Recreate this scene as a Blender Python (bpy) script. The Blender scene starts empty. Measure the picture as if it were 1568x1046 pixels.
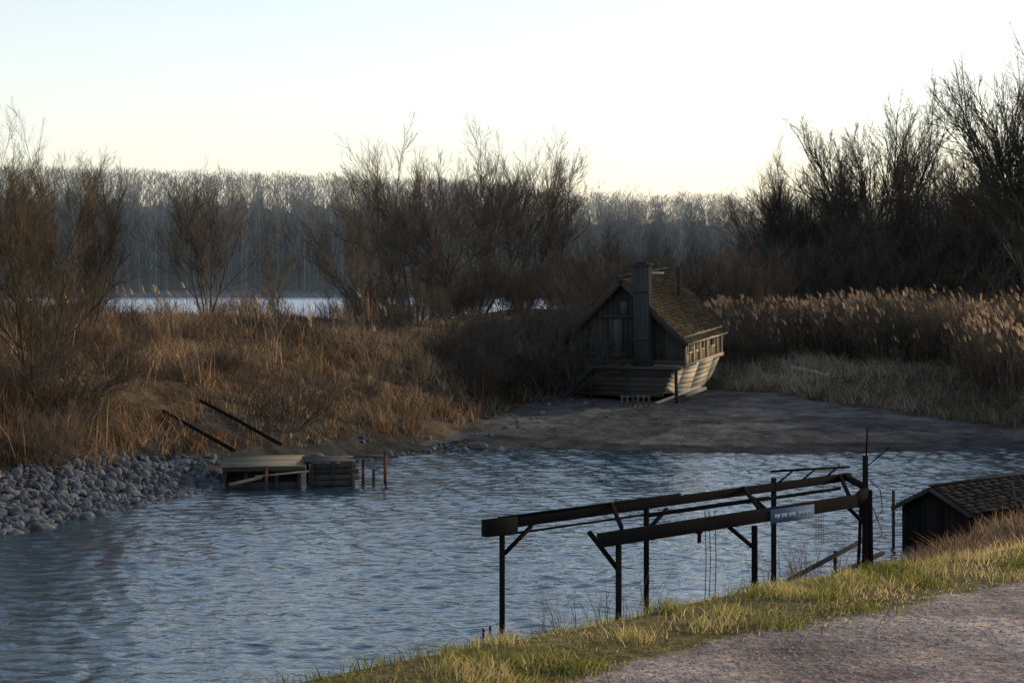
import bpy, math, random, time
import numpy as np
from mathutils import Vector, Matrix
R = np.random.default_rng(7)
random.seed(7)
scene = bpy.context.scene
COL = scene.collection
F = 3049.0
CAMZ = 6.0
T0 = time.time()

# ------------------------------------------------------------------ materials
def new_mat(name):
    m = bpy.data.materials.new(name); m.use_nodes = True
    nt = m.node_tree; nt.nodes.clear()
    return m, nt, nt.nodes, nt.links
def ramp(nodes, stops):
    r = nodes.new('ShaderNodeValToRGB'); el = r.color_ramp.elements
    while len(el) < len(stops): el.new(0.5)
    for e, (p, c) in zip(el, stops):
        e.position = p; e.color = (c[0], c[1], c[2], 1)
    return r
def wood_mat(name, c1, c2, scale=6, stretch=(1, 1, 0.12), rough=0.85, bump=0.3, spec=0.0):
    m, nt, N, L = new_mat(name)
    out = N.new('ShaderNodeOutputMaterial')
    tc = N.new('ShaderNodeTexCoord'); mp = N.new('ShaderNodeMapping'); mp.inputs['Scale'].default_value = stretch
    n = N.new('ShaderNodeTexNoise'); n.inputs['Scale'].default_value = scale; n.inputs['Detail'].default_value = 6
    n2 = N.new('ShaderNodeTexNoise'); n2.inputs['Scale'].default_value = 1.3; n2.inputs['Detail'].default_value = 3
    geo = N.new('ShaderNodeNewGeometry')
    L.new(tc.outputs['Object'], mp.inputs[0]); L.new(mp.outputs[0], n.inputs['Vector']); L.new(tc.outputs['Object'], n2.inputs['Vector'])
    a = N.new('ShaderNodeMath'); a.operation = 'ADD'; L.new(n.outputs['Fac'], a.inputs[0]); L.new(geo.outputs['Random Per Island'], a.inputs[1])
    a2 = N.new('ShaderNodeMath'); a2.operation = 'ADD'; L.new(a.outputs[0], a2.inputs[0]); L.new(n2.outputs['Fac'], a2.inputs[1])
    a3 = N.new('ShaderNodeMath'); a3.operation = 'MULTIPLY'; a3.inputs[1].default_value = 0.38; L.new(a2.outputs[0], a3.inputs[0])
    r = ramp(N, [(0.2, c1), (0.85, c2)]); L.new(a3.outputs[0], r.inputs[0])
    if spec > 0:
        b = N.new('ShaderNodeBsdfPrincipled'); L.new(r.outputs[0], b.inputs['Base Color']); b.inputs['Roughness'].default_value = rough
        b.inputs['Specular IOR Level'].default_value = spec
    else:
        b = N.new('ShaderNodeBsdfDiffuse'); L.new(r.outputs[0], b.inputs['Color']); b.inputs['Roughness'].default_value = .6
    bp = N.new('ShaderNodeBump'); bp.inputs['Strength'].default_value = bump; bp.inputs['Distance'].default_value = 0.02
    L.new(n.outputs['Fac'], bp.inputs['Height']); L.new(bp.outputs[0], b.inputs['Normal'])
    L.new(b.outputs[0], out.inputs[0])
    return m
def veg_mat(name, stops, trans=0.4):
    m, nt, N, L = new_mat(name)
    out = N.new('ShaderNodeOutputMaterial')
    at = N.new('ShaderNodeAttribute'); at.attribute_name = 'v'
    r = ramp(N, stops); L.new(at.outputs['Fac'], r.inputs[0])
    d = N.new('ShaderNodeBsdfDiffuse'); t = N.new('ShaderNodeBsdfTranslucent')
    L.new(r.outputs[0], d.inputs[0]); L.new(r.outputs[0], t.inputs[0])
    ms = N.new('ShaderNodeMixShader'); ms.inputs[0].default_value = trans
    L.new(d.outputs[0], ms.inputs[1]); L.new(t.outputs[0], ms.inputs[2]); L.new(ms.outputs[0], out.inputs[0])
    return m
def bark_mat(name, c1, c2):
    m, nt, N, L = new_mat(name)
    out = N.new('ShaderNodeOutputMaterial'); b = N.new('ShaderNodeBsdfDiffuse')
    tc = N.new('ShaderNodeTexCoord'); n = N.new('ShaderNodeTexNoise'); n.inputs['Scale'].default_value = 1.2; n.inputs['Detail'].default_value = 2
    L.new(tc.outputs['Object'], n.inputs['Vector'])
    r = ramp(N, [(0.3, c1), (0.7, c2)]); L.new(n.outputs['Fac'], r.inputs[0])
    L.new(r.outputs[0], b.inputs['Color'])
    L.new(b.outputs[0], out.inputs[0]); return m

M_bark = bark_mat('bark_brown', (0.045, 0.038, 0.032), (0.135, 0.11, 0.085))
M_bark_o = bark_mat('bark_olive', (0.035, 0.028, 0.019), (0.10, 0.077, 0.048))
M_bark_d = bark_mat('bark_dark', (0.034, 0.03, 0.026), (0.095, 0.082, 0.066))
M_shrub = bark_mat('shrub_twigs', (0.04, 0.033, 0.027), (0.13, 0.10, 0.075))
M_dry = veg_mat('dry_grass_russet', [(0.0, (0.045, 0.03, 0.018)), (0.5, (0.19, 0.112, 0.06)), (1.0, (0.52, 0.36, 0.21))], 0.4)
M_pale = veg_mat('dry_grass_pale', [(0.0, (0.055, 0.045, 0.033)), (0.5, (0.17, 0.14, 0.097)), (1.0, (0.42, 0.355, 0.25))], 0.35)
M_reed = veg_mat('reed_stalk', [(0.0, (0.035, 0.027, 0.02)), (0.5, (0.105, 0.078, 0.055)), (1.0, (0.25, 0.185, 0.125))], 0.3)
M_plume = veg_mat('reed_plume', [(0.0, (0.18, 0.12, 0.075)), (1.0, (0.6, 0.44, 0.27))], 0.6)
M_green = veg_mat('verge_grass', [(0.0, (0.04, 0.055, 0.014)), (0.4, (0.14, 0.145, 0.03)), (0.65, (0.32, 0.26, 0.08)), (1.0, (0.58, 0.43, 0.23))], 0.45)
M_forest = veg_mat('forest_haze', [(0.0, (0.22, 0.22, 0.205)), (1.0, (0.33, 0.325, 0.295))], 0.3)  # distance haze is tinted into the forest's own colour
M_wood_dark = wood_mat('weathered_wood_dark', (0.016, 0.015, 0.014), (0.07, 0.062, 0.053))
M_wood_grey = wood_mat('weathered_wood_grey', (0.035, 0.033, 0.03), (0.11, 0.10, 0.085))
M_wood_side = wood_mat('weathered_wood_warm', (0.13, 0.095, 0.055), (0.42, 0.32, 0.2))
M_hull = wood_mat('hull_planks', (0.28, 0.225, 0.15), (0.62, 0.52, 0.37), stretch=(1, 0.12, 1))
M_roof = wood_mat('roof_shingle', (0.025, 0.02, 0.014), (0.095, 0.072, 0.046), scale=10, stretch=(1, 1, 1))
M_shroof = wood_mat('shed_roof_boards', (0.014, 0.013, 0.012), (0.045, 0.04, 0.034), scale=10, stretch=(1, 1, 1))
M_chim = wood_mat('chimney_boards', (0.022, 0.026, 0.025), (0.055, 0.06, 0.057))
M_black = wood_mat('tarred_timber', (0.006, 0.0055, 0.005), (0.02, 0.017, 0.015))
M_steel = wood_mat('rusty_steel', (0.02, 0.016, 0.014), (0.06, 0.04, 0.032))
M_deck = wood_mat('deck_boards', (0.07, 0.062, 0.047), (0.22, 0.19, 0.14), stretch=(.12, 1, 1))
M_red = wood_mat('red_paint', (0.2, 0.035, 0.015), (0.32, 0.08, 0.03))
M_drift = wood_mat('driftwood', (0.2, 0.19, 0.17), (0.45, 0.42, 0.37))
M_sign = wood_mat('sign_face', (0.08, 0.115, 0.17), (0.12, 0.16, 0.22), bump=0.0)
M_signt = wood_mat('sign_text', (0.3, 0.34, 0.4), (0.4, 0.44, 0.48), bump=0.0)
M_rock = wood_mat('riprap_rock', (0.028, 0.03, 0.033), (0.16, 0.163, 0.166), scale=5, stretch=(1, 1, 1))
M_peb = wood_mat('gravel_stone', (0.11, 0.092, 0.08), (0.46, 0.385, 0.34), scale=5, stretch=(1, 1, 1))
M_glass = wood_mat('window_dark', (0.02, 0.022, 0.025), (0.03, 0.033, 0.04), bump=0, rough=0.15, spec=.5)

# ------------------------------------------------------------------ mesh helpers
def mk_mesh(name, V, Fc, mats, v=None, midx=None, smooth=False):
    me = bpy.data.meshes.new(name)
    V = np.asarray(V, dtype=np.float32); Fc = np.asarray(Fc, dtype=np.int32)
    k = Fc.shape[1]
    me.vertices.add(len(V)); me.vertices.foreach_set('co', V.ravel())
    me.loops.add(Fc.size); me.loops.foreach_set('vertex_index', Fc.ravel())
    me.polygons.add(len(Fc)); me.polygons.foreach_set('loop_start', np.arange(0, Fc.size, k, dtype=np.int32))
    for m in mats: me.materials.append(m)
    if midx is not None: me.polygons.foreach_set('material_index', np.asarray(midx, dtype=np.int32))
    if smooth: me.polygons.foreach_set('use_smooth', np.ones(len(Fc), dtype=bool))
    me.update(calc_edges=True)
    if v is not None:
        a = me.attributes.new('v', 'FLOAT', 'POINT'); a.data.foreach_set('value', np.asarray(v, dtype=np.float32))
    return me
def obj(name, me, loc=(0, 0, 0), rotz=0, scale=(1, 1, 1), parent=None, rot=None):
    o = bpy.data.objects.new(name, me); o.location = loc
    o.rotation_euler = rot if rot is not None else (0, 0, rotz); o.scale = scale
    COL.objects.link(o)
    if parent: o.parent = parent
    return o
def empty(name, loc=(0, 0, 0), rot=(0, 0, 0)):
    o = bpy.data.objects.new(name, None); o.location = loc; o.rotation_euler = rot; o.empty_display_size = 0.3
    COL.objects.link(o); return o

def blades(P, H, W, lean, v, curve=1.0, rng=R):
    n = len(P)
    ang = rng.uniform(0, np.pi, n)
    side = np.stack([np.cos(ang), np.sin(ang), np.zeros(n)], 1) * (W[:, None] * 0.5)
    l3 = np.concatenate([lean, np.zeros((n, 1))], 1)
    up = np.zeros((n, 3)); up[:, 2] = H
    mid = P + up * 0.55 + l3 * 0.35 * curve
    tip = P + up + l3
    V = np.stack([P - side, P + side, mid - side * 0.8, mid + side * 0.8, tip - side * 0.12, tip + side * 0.12], 1).reshape(-1, 3)
    b = np.arange(n)[:, None] * 6
    Fc = np.concatenate([b + np.array([[0, 1, 3, 2]]), b + np.array([[2, 3, 5, 4]])], 0)
    return V, Fc, np.repeat(v, 6)
def merge(parts):
    Vs, Fs, vs, ms = [], [], [], []; off = 0
    for V, Fc, v, mi in parts:
        Vs.append(V); Fs.append(Fc + off); vs.append(v); ms.append(np.full(len(Fc), mi)); off += len(V)
    return np.concatenate(Vs), np.concatenate(Fs), np.concatenate(vs), np.concatenate(ms)

class MB:
    def __init__(s): s.V = []; s.F = []
    def hexa(s, pts):
        b = len(s.V); s.V += [tuple(p) for p in pts]
        for f in ((0, 3, 2, 1), (4, 5, 6, 7), (0, 1, 5, 4), (1, 2, 6, 5), (2, 3, 7, 6), (3, 0, 4, 7)): s.F.append(tuple(b + i for i in f))
    def box(s, x0, x1, y0, y1, z0, z1):
        s.hexa([(x0, y0, z0), (x1, y0, z0), (x1, y1, z0), (x0, y1, z0), (x0, y0, z1), (x1, y0, z1), (x1, y1, z1), (x0, y1, z1)])
    def beam(s, p0, p1, w, h, upv=(0, 0, 1), taper=1.0):
        p0 = Vector(p0); p1 = Vector(p1); d = (p1 - p0).normalized(); u = Vector(upv)
        if abs(d.dot(u)) > 0.95: u = Vector((0, 1, 0))
        sd = d.cross(u).normalized(); u = sd.cross(d).normalized()
        a = [p0 - sd * w / 2 - u * h / 2, p0 + sd * w / 2 - u * h / 2, p0 + sd * w / 2 + u * h / 2, p0 - sd * w / 2 + u * h / 2]
        w *= taper; h *= taper
        b = [p1 - sd * w / 2 - u * h / 2, p1 + sd * w / 2 - u * h / 2, p1 + sd * w / 2 + u * h / 2, p1 - sd * w / 2 + u * h / 2]
        s.hexa(a + b)
    def tube(s, pts, r, n=8, r1=None):
        pts = [Vector(p) for p in pts]; b0 = len(s.V); r1 = r if r1 is None else r1
        for i, p in enumerate(pts):
            d = (pts[min(i + 1, len(pts) - 1)] - pts[max(i - 1, 0)]).normalized()
            u = Vector((0, 0, 1)) if abs(d.z) < 0.9 else Vector((1, 0, 0))
            a = d.cross(u).normalized(); c = d.cross(a)
            rr = r + (r1 - r) * i / (len(pts) - 1)
            for k in range(n):
                t = 2 * math.pi * k / n; q = p + a * math.cos(t) * rr + c * math.sin(t) * rr; s.V.append(tuple(q))
        for i in range(len(pts) - 1):
            for k in range(n):
                s.F.append((b0 + i * n + k, b0 + i * n + (k + 1) % n, b0 + (i + 1) * n + (k + 1) % n, b0 + (i + 1) * n + k))
        m = len(pts) - 1
        if n % 2 == 0:
            for base in (b0, b0 + m * n):
                for k in range(1, n - 2, 2): s.F.append((base, base + k, base + k + 1, base + k + 2))
    def out(s, name, mat, parent=None, loc=(0, 0, 0), bevel=0):
        me = mk_mesh(name, np.array(s.V) - np.array(loc), np.array(s.F), [mat])
        o = obj(name, me, parent=parent)
        if bevel:
            md = o.modifiers.new('bev', 'BEVEL'); md.width = bevel; md.segments = 1
        return o

# ------------------------------------------------------------------ terrain
Wl = np.array([(-60, -10), (-26, 20), (-15.5, 36), (-11.8, 46), (-10.2, 51), (-8.4, 56), (-6.3, 61), (-4.2, 65), (-2.1, 67.5), (1, 68.5), (5.8, 66.8), (10, 66.5), (17.5, 68.5), (30, 70), (60, 73)], float)
Nl = np.array([(-50, -40), (-15, 14), (-6, 23.5), (-3, 27.5), (-1, 30.2), (1.5, 32.8), (4, 35.7), (5.5, 37.3), (8, 40.5), (11, 44), (16, 49), (30, 57), (60, 72.5)], float)
canal = np.concatenate([Wl, Nl[::-1]])
Vl = np.array([(-60, -10), (-26.3, 20), (-15.8, 36), (-12.1, 46), (-10.5, 51), (-8.7, 56), (-6.5, 61), (-4.5, 65.3), (-2.6, 69.5), (-1.0, 74), (0.3, 78), (1.5, 81.5), (3.5, 85), (8, 85.5), (10, 82), (13, 78), (18.4, 73), (30, 72.5), (60, 76), (600, 80)], float)
vegp = np.concatenate([Vl, np.array([(600, 900), (-600, 900), (-600, -10)], float)])
Cc = np.array([(-40, -24), (-3, 6.2), (-.96, 8.8), (.38, 10.16), (1.58, 11.55), (3.4, 13.2), (8, 18), (16, 26), (30, 38), (60, 55), (300, 60)], float)
Ee = np.array([(-40, -26), (-3, 5), (.19, 8.77), (1.3, 10.07), (3.0, 11.7), (9, 17), (20, 26), (300, 50)], float)
def pdist(x, y, P):
    best = np.full(x.shape, 1e9)
    for a, b in zip(P[:-1], P[1:]):
        d = b - a; t = np.clip(((x - a[0]) * d[0] + (y - a[1]) * d[1]) / (d @ d), 0, 1)
        best = np.minimum(best, np.hypot(x - a[0] - t * d[0], y - a[1] - t * d[1]))
    return best
def inside(x, y, P):
    r = np.zeros(x.shape, bool); n = len(P)
    for i in range(n):
        x1, y1 = P[i]; x2, y2 = P[(i + 1) % n]
        if y1 == y2: continue
        c = ((y1 > y) != (y2 > y)) & (x < (x2 - x1) * (y - y1) / (y2 - y1) + x1); r ^= c
    return r
_ph = np.random.default_rng(3).uniform(0, 6.28, (24, 3))
def fnoise(x, y, f0=0.3, n=10, s=0):
    r = 0; amp = 1; f = f0
    for i in range(n):
        a = _ph[(i + s) % 24]
        r = r + amp * np.sin(x * f * math.cos(a[0]) + y * f * math.sin(a[0]) + a[1] + 1.5 * np.sin(f * .6 * (x * math.sin(a[2]) - y * math.cos(a[2])) + a[0]))
        f *= 1.45; amp *= 0.72
    return r / 3.0
def sstep(t): t = np.clip(t, 0, 1); return t * t * (3 - 2 * t)
def terrain(x, y):
    x = np.asarray(x, float); y = np.asarray(y, float)
    dW = pdist(x, y, Wl); dN = pdist(x, y, Nl); inc = inside(x, y, canal)
    far = dW <= dN
    inv = inside(x, y, vegp); dv = np.where(inv, pdist(x, y, Vl), 0)
    A = np.interp(x, [-5, 12], [3.1, 1.5])
    zf = np.minimum(0.08 * dW, 1.1) + A * (1 - np.exp(-(dv / 4.4) ** 1.4))
    zf = zf - 1.7 * sstep((y - 80) / 30) * sstep((2 - x) / 10)
    zf = zf + fnoise(x, y, 0.5) * 0.09 * np.clip(dW / 3, 0.15, 1) + np.where(inv, fnoise(x, y, .25, 7, 5) * .36 * np.clip((dv - 1) / 5, 0, 1) * np.interp(y, [95, 120], [1, .3]), 0)
    back = np.interp(x, [-20, 15, 40], [130, 150, 190])
    e = sstep((y - back) / 12)
    zf = zf * (1 - e) + (-1.2) * e
    e2 = sstep((y - 505) / 12); zf = zf * (1 - e2) + 2.0 * e2
    dC = pdist(x, y, Cc); plateau = y < np.interp(x, Cc[:, 0], Cc[:, 1])
    t = dN / (dN + dC + 1e-6)
    zn = np.where(plateau, 4.2, 4.2 * t ** 1.12 + fnoise(x, y, 0.6) * 0.06 * np.clip(dN / 2, 0, 1) * np.clip(dC / 2, 0, 1))
    zn = zn + 0.7 * np.exp(-((x - 11.5) ** 2 / 12 + (y - 40.3) ** 2 / 8)) * np.clip(dN / 1.5, 0, 1)
    zn = zn + fnoise(x, y, 2.0, 6, 3) * 0.014
    z = np.where(far, zf, zn)
    z = np.where(inc, -np.minimum(0.35 * np.minimum(dW, dN), 1.5), z)
    return z
def hz(x, y): return float(terrain(np.array([x]), np.array([y]))[0])

def cc(*segs):
    return np.unique(np.round(np.concatenate([np.arange(a, b, s) for a, b, s in segs]), 4))
gx = cc((-1500, -300, 100), (-300, -60, 20), (-60, -18, 2), (-18, -1.5, 0.35), (-1.5, 6, 0.12), (6, 26, 0.35), (26, 60, 2), (60, 300, 20), (300, 1501, 100))
gy = cc((-300, -40, 20), (-40, 4, 2), (4, 17, 0.12), (17, 92, 0.4), (92, 160, 2), (160, 520, 8), (520, 3001, 120))
X, Y = np.meshgrid(gx, gy); Z = terrain(X.ravel(), Y.ravel())
nx, ny = len(gx), len(gy)
idx = np.arange(nx * ny).reshape(ny, nx)
Q = np.stack([idx[:-1, :-1], idx[:-1, 1:], idx[1:, 1:], idx[1:, :-1]], -1).reshape(-1, 4)
xf, yf = X.ravel(), Y.ravel()
dW = pdist(xf, yf, Wl); dN = pdist(xf, yf, Nl); far = dW <= dN; inv = inside(xf, yf, vegp)
colr = np.zeros((len(xf), 4)); colr[:, 3] = 1
def setc(m, c): colr[m, :3] = c
setc(far, (0.088, 0.081, 0.075))
setc(far & (fnoise(xf, yf, .35, 7, 9) > .15), (0.058, 0.055, 0.053))
setc(far & inv, (0.065, 0.047, 0.031))
setc(far & (dW < 1.8 + .9 * fnoise(xf, yf, .5, 6, 1)), (0.04, 0.039, 0.039))
setc(far & (dW < 3.2) & (xf < -3), (0.032, 0.03, 0.027))
setc(yf > 160, (0.22, 0.215, 0.19))  # pale far-shore reeds, with distance haze mixed into the ground colour
near = ~far
setc(near, (0.07, 0.052, 0.032))
setc(near & (yf < np.interp(xf, Cc[:, 0], Cc[:, 1]) + 1.5), (0.11, 0.088, 0.042))
pathm = near & (yf < np.interp(xf, Ee[:, 0], Ee[:, 1]) + 0.12 * fnoise(xf, yf, 2.2))
setc(pathm, (0.25, 0.197, 0.168))
setc(near & (np.abs(pdist(xf, yf, np.array([(7.0, 27.0), (9.5, 35), (14, 40)]))) < 0.9), (0.22, 0.22, 0.22))
setc(inside(xf, yf, canal), (0.03, 0.03, 0.025))
mg, nt, N, L = new_mat('ground_soil')
out = N.new('ShaderNodeOutputMaterial'); b = N.new('ShaderNodeBsdfDiffuse')
at = N.new('ShaderNodeAttribute'); at.attribute_name = 'Col'
tc = N.new('ShaderNodeTexCoord')
n1 = N.new('ShaderNodeTexNoise'); n1.inputs['Scale'].default_value = 1.1; n1.inputs['Detail'].default_value = 9; n1.inputs['Roughness'].default_value = 0.65
n2 = N.new('ShaderNodeTexNoise'); n2.inputs['Scale'].default_value = 22; n2.inputs['Detail'].default_value = 4
L.new(tc.outputs['Object'], n1.inputs['Vector']); L.new(tc.outputs['Object'], n2.inputs['Vector'])
r1 = ramp(N, [(0.3, (0.4, 0.4, 0.4)), (0.7, (1.6, 1.6, 1.55))]); L.new(n1.outputs['Fac'], r1.inputs[0])
r2 = ramp(N, [(0.3, (0.6, 0.6, 0.6)), (0.7, (1.35, 1.35, 1.35))]); L.new(n2.outputs['Fac'], r2.inputs[0])
m1 = N.new('ShaderNodeMix'); m1.data_type = 'RGBA'; m1.blend_type = 'MULTIPLY'; m1.inputs[0].default_value = 1
m2 = N.new('ShaderNodeMix'); m2.data_type = 'RGBA'; m2.blend_type = 'MULTIPLY'; m2.inputs[0].default_value = 1
L.new(at.outputs['Color'], m1.inputs[6]); L.new(r1.outputs[0], m1.inputs[7]); L.new(m1.outputs[2], m2.inputs[6]); L.new(r2.outputs[0], m2.inputs[7])
L.new(m2.outputs[2], b.inputs['Color'])
bp = N.new('ShaderNodeBump'); bp.inputs['Strength'].default_value = 1.0; bp.inputs['Distance'].default_value = 0.18
bp2 = N.new('ShaderNodeBump'); bp2.inputs['Strength'].default_value = 0.8; bp2.inputs['Distance'].default_value = 0.015
L.new(n1.outputs['Fac'], bp.inputs['Height']); L.new(n2.outputs['Fac'], bp2.inputs['Height']); L.new(bp.outputs[0], bp2.inputs['Normal']); L.new(bp2.outputs[0], b.inputs['Normal'])
L.new(b.outputs[0], out.inputs[0])
me = mk_mesh('ground', np.stack([xf, yf, Z], 1), Q, [mg], smooth=True)
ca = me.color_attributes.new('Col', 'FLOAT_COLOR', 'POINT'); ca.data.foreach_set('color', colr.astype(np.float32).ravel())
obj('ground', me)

# ------------------------------------------------------------------ water
def water_mat(name, base, rough, bumps):
    m, nt, N, L = new_mat(name)
    out = N.new('ShaderNodeOutputMaterial'); b = N.new('ShaderNodeBsdfPrincipled')
    b.inputs['Base Color'].default_value = (*base, 1); b.inputs['Roughness'].default_value = rough; b.inputs['IOR'].default_value = 1.33
    tc = N.new('ShaderNodeTexCoord'); prev = None
    for sc, stx, dist, st in bumps:
        mp = N.new('ShaderNodeMapping'); mp.inputs['Scale'].default_value = (stx, 1, 1); mp.inputs['Rotation'].default_value = (0, 0, 0.25)
        n = N.new('ShaderNodeTexNoise'); n.inputs['Scale'].default_value = sc; n.inputs['Detail'].default_value = 3
        L.new(tc.outputs['Object'], mp.inputs[0]); L.new(mp.outputs[0], n.inputs['Vector'])
        bp = N.new('ShaderNodeBump'); bp.inputs['Strength'].default_value = st; bp.inputs['Distance'].default_value = dist
        L.new(n.outputs['Fac'], bp.inputs['Height'])
        if prev: L.new(prev.outputs[0], bp.inputs['Normal'])
        prev = bp
    L.new(prev.outputs[0], b.inputs['Normal']); L.new(b.outputs[0], out.inputs[0])
    return m
wx = cc((-90, -20, 2), (-20, 24, 0.11), (24, 62, 2)); wy = cc((-45, 20, 2), (20, 72, 0.09), (72, 90, 2))
X, Y = np.meshgrid(wx, wy); x, y = X.ravel(), Y.ravel()
rw = np.random.default_rng(11); Zw = np.zeros_like(x)
gust = 0.85 + 0.45 * fnoise(x, y, 0.15, 6, 2)
wxp = .35 * fnoise(x, y, 1.1, 5, 1); wyp = .35 * fnoise(x, y, 1.0, 5, 13)
for i in range(34):
    lam = rw.uniform(0.28, 0.85) if i < 28 else rw.uniform(1.2, 2.4); a = math.radians(rw.normal(76, 42)); k = 2 * math.pi / lam
    w = np.sin(k * ((x + wxp) * math.cos(a) + (y + wyp) * math.sin(a)) + rw.uniform(0, 6.28))
    Zw += w * lam * (0.0054 if i < 28 else .0018)
Zw *= np.clip(gust, 0.35, 1.4)
Zw *= sstep((y - 20) / 3) * sstep((x + 20) / 3) * sstep((24 - x) / 3) * sstep((72 - y) / 2)
idx = np.arange(len(wx) * len(wy)).reshape(len(wy), len(wx))
Q = np.stack([idx[:-1, :-1], idx[:-1, 1:], idx[1:, 1:], idx[1:, :-1]], -1).reshape(-1, 4)
M_water = water_mat('canal_water', (0.016, 0.034, 0.046), 0.05, [(4.0, 0.7, 0.06, 0.5), (12, 0.8, 0.015, 0.5)])
obj('canal_water', mk_mesh('canal_water', np.stack([x, y, Zw], 1), Q, [M_water], smooth=True))
M_river = water_mat('river_water', (0.42, 0.47, 0.5), 0.45, [(0.8, 0.5, 0.7, 1.0)])  # pale base colour stands in for sky reflected by the waves
obj('river_water', mk_mesh('river_water', [(-1500, 128, 0), (1500, 128, 0), (1500, 520, 0), (-1500, 520, 0)], [(0, 1, 2, 3)], [M_river]))

# ------------------------------------------------------------------ trees
def gen_tree(name, seed, mat, stems=1, levels=4, nch=(9, 6, 6, 5), ang=(0.5, 0.6, 0.7, 0.7), up=0.08, r0=0.16, rtw=0.009, spread=0.25, ratio=(0.55, 0.52, 0.52, 0.55), tmin=0.25, H=10.0, stemlen=8, wig=(0.05, 0.07, 0.08, 0.1, 0.12), rad=None, env=None, trunk=0):
    rnd = random.Random(seed)
    groups = {}
    nseg = (8, 6, 4, 3, 2)
    sid = (5, 4, 3, 3, 3)
    rl = rad or (r0, r0 * .38, r0 * .18, max(r0 * .09, rtw * 1.3), rtw)
    g = rnd.gauss
    def grow(p, d, Ln, lev, rs):
        n = nseg[lev]; pts = [p]; dirs = [d]; st = Ln / n; dx, dy, dz = d; px, py, pz = p
        wv = wig[lev]; u = up * (1 if lev else 0.5)
        for i in range(n):
            dx += g(0, wv); dy += g(0, wv); dz += g(0, wv) + u
            q = 1 / math.sqrt(dx * dx + dy * dy + dz * dz); dx *= q; dy *= q; dz *= q
            px += dx * st; py += dy * st; pz += dz * st; pts.append((px, py, pz)); dirs.append((dx, dy, dz))
        r = rl[lev] * rs
        groups.setdefault(lev, []).append((pts, r))
        if lev >= levels: return
        for k in range(nch[lev]):
            t = tmin + (1 - tmin) * ((k + rnd.random()) / nch[lev]) if lev == 0 else 0.12 + .88 * (k + rnd.random()) / nch[lev]
            f = t * n; i = min(int(f), n - 1); fr = f - i
            q = tuple(pts[i][j] + (pts[i + 1][j] - pts[i][j]) * fr for j in range(3)); dd = dirs[i + 1]
            v = (g(0, 1), g(0, 1), g(0, 1)); a = (dd[1] * v[2] - dd[2] * v[1], dd[2] * v[0] - dd[0] * v[2], dd[0] * v[1] - dd[1] * v[0])
            m = 1 / (math.sqrt(sum(c * c for c in a)) + 1e-9); an = ang[lev] * rnd.uniform(0.65, 1.25); c_, s_ = math.cos(an), math.sin(an) * m
            cd = [dd[j] * c_ + a[j] * s_ for j in range(3)]
            if cd[2] < 0: cd[2] *= 0.2
            cl = Ln * ratio[lev] * (1.15 - (0.6 if lev or not env else .35) * t) * rnd.uniform(0.7, 1.25)
            if env:
                er, ec, ez = env; e = [q[j] + cd[j] * cl for j in range(3)]
                val = (e[0] ** 2 + e[1] ** 2) / er ** 2 + ((e[2] - ec) / ez) ** 2
                if val > 1: cl *= max(.35, val ** -.9) * rnd.uniform(.85, 1.15)
            grow(q, tuple(cd), cl, lev + 1, rs * (1.15 - .4 * t))
    if trunk:
        groups.setdefault(0, []).append(([(0.02 * math.sin(i), 0, -.3 + (trunk + .5) * i / 8) for i in range(9)], r0 * 1.9))
    for s in range(stems):
        a = rnd.uniform(0, 6.28) if stems < 3 else 6.28 * (s + rnd.uniform(-.3, .3)) / stems
        sp = spread * rnd.uniform(0.25, 1.2) if stems > 1 else spread * 0.2
        d = np.array([math.cos(a) * sp, math.sin(a) * sp, 1]); d /= np.linalg.norm(d)
        if trunk: p0 = np.array([0, 0, trunk * rnd.uniform(.45, 1)])
        else: p0 = np.array([math.cos(a) * 0.15, math.sin(a) * .15, -0.2]) * (stems > 1)
        grow(tuple(p0), tuple(d), stemlen * rnd.uniform(0.8, 1.0), 0, rnd.uniform(.75, 1.1))
    allz = np.concatenate([np.array([l[0] for l in g_]).reshape(-1, 3)[:, 2] for g_ in groups.values()])
    sc = H / np.percentile(allz, 99.9)
    Vs, Fs, off = [], [], 0
    for lev, ls in groups.items():
        pts = np.array([l[0] for l in ls]) * sc; r = np.array([l[1] for l in ls]); m, n = pts.shape[:2]; ns = sid[lev]
        rr = r[:, None] * (np.linspace(1, .18 if lev == 0 else (.28 if lev < 3 else .4), n))[None]
        d = np.gradient(pts, axis=1); d /= np.linalg.norm(d, axis=2, keepdims=True) + 1e-9
        ref = np.where(np.abs(d[:, :1, 1:2]) < .8, np.array([.31, .9, .2]), np.array([1., 0, 0]))
        a = np.cross(d, np.broadcast_to(ref, d.shape)); a /= np.linalg.norm(a, axis=2, keepdims=True) + 1e-9; c = np.cross(d, a)
        th = np.arange(ns) * 2 * np.pi / ns
        ring = pts[:, :, None] + rr[:, :, None, None] * (a[:, :, None] * np.cos(th)[None, None, :, None] + c[:, :, None] * np.sin(th)[None, None, :, None])
        Vs.append(ring.reshape(-1, 3)); ii = np.arange(m * n * ns).reshape(m, n, ns)
        Fs.append(np.stack([ii[:, :-1], np.roll(ii[:, :-1], -1, 2), np.roll(ii[:, 1:], -1, 2), ii[:, 1:]], -1).reshape(-1, 4) + off); off += m * n * ns
    return mk_mesh(name, np.concatenate(Vs), np.concatenate(Fs), [mat])

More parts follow.
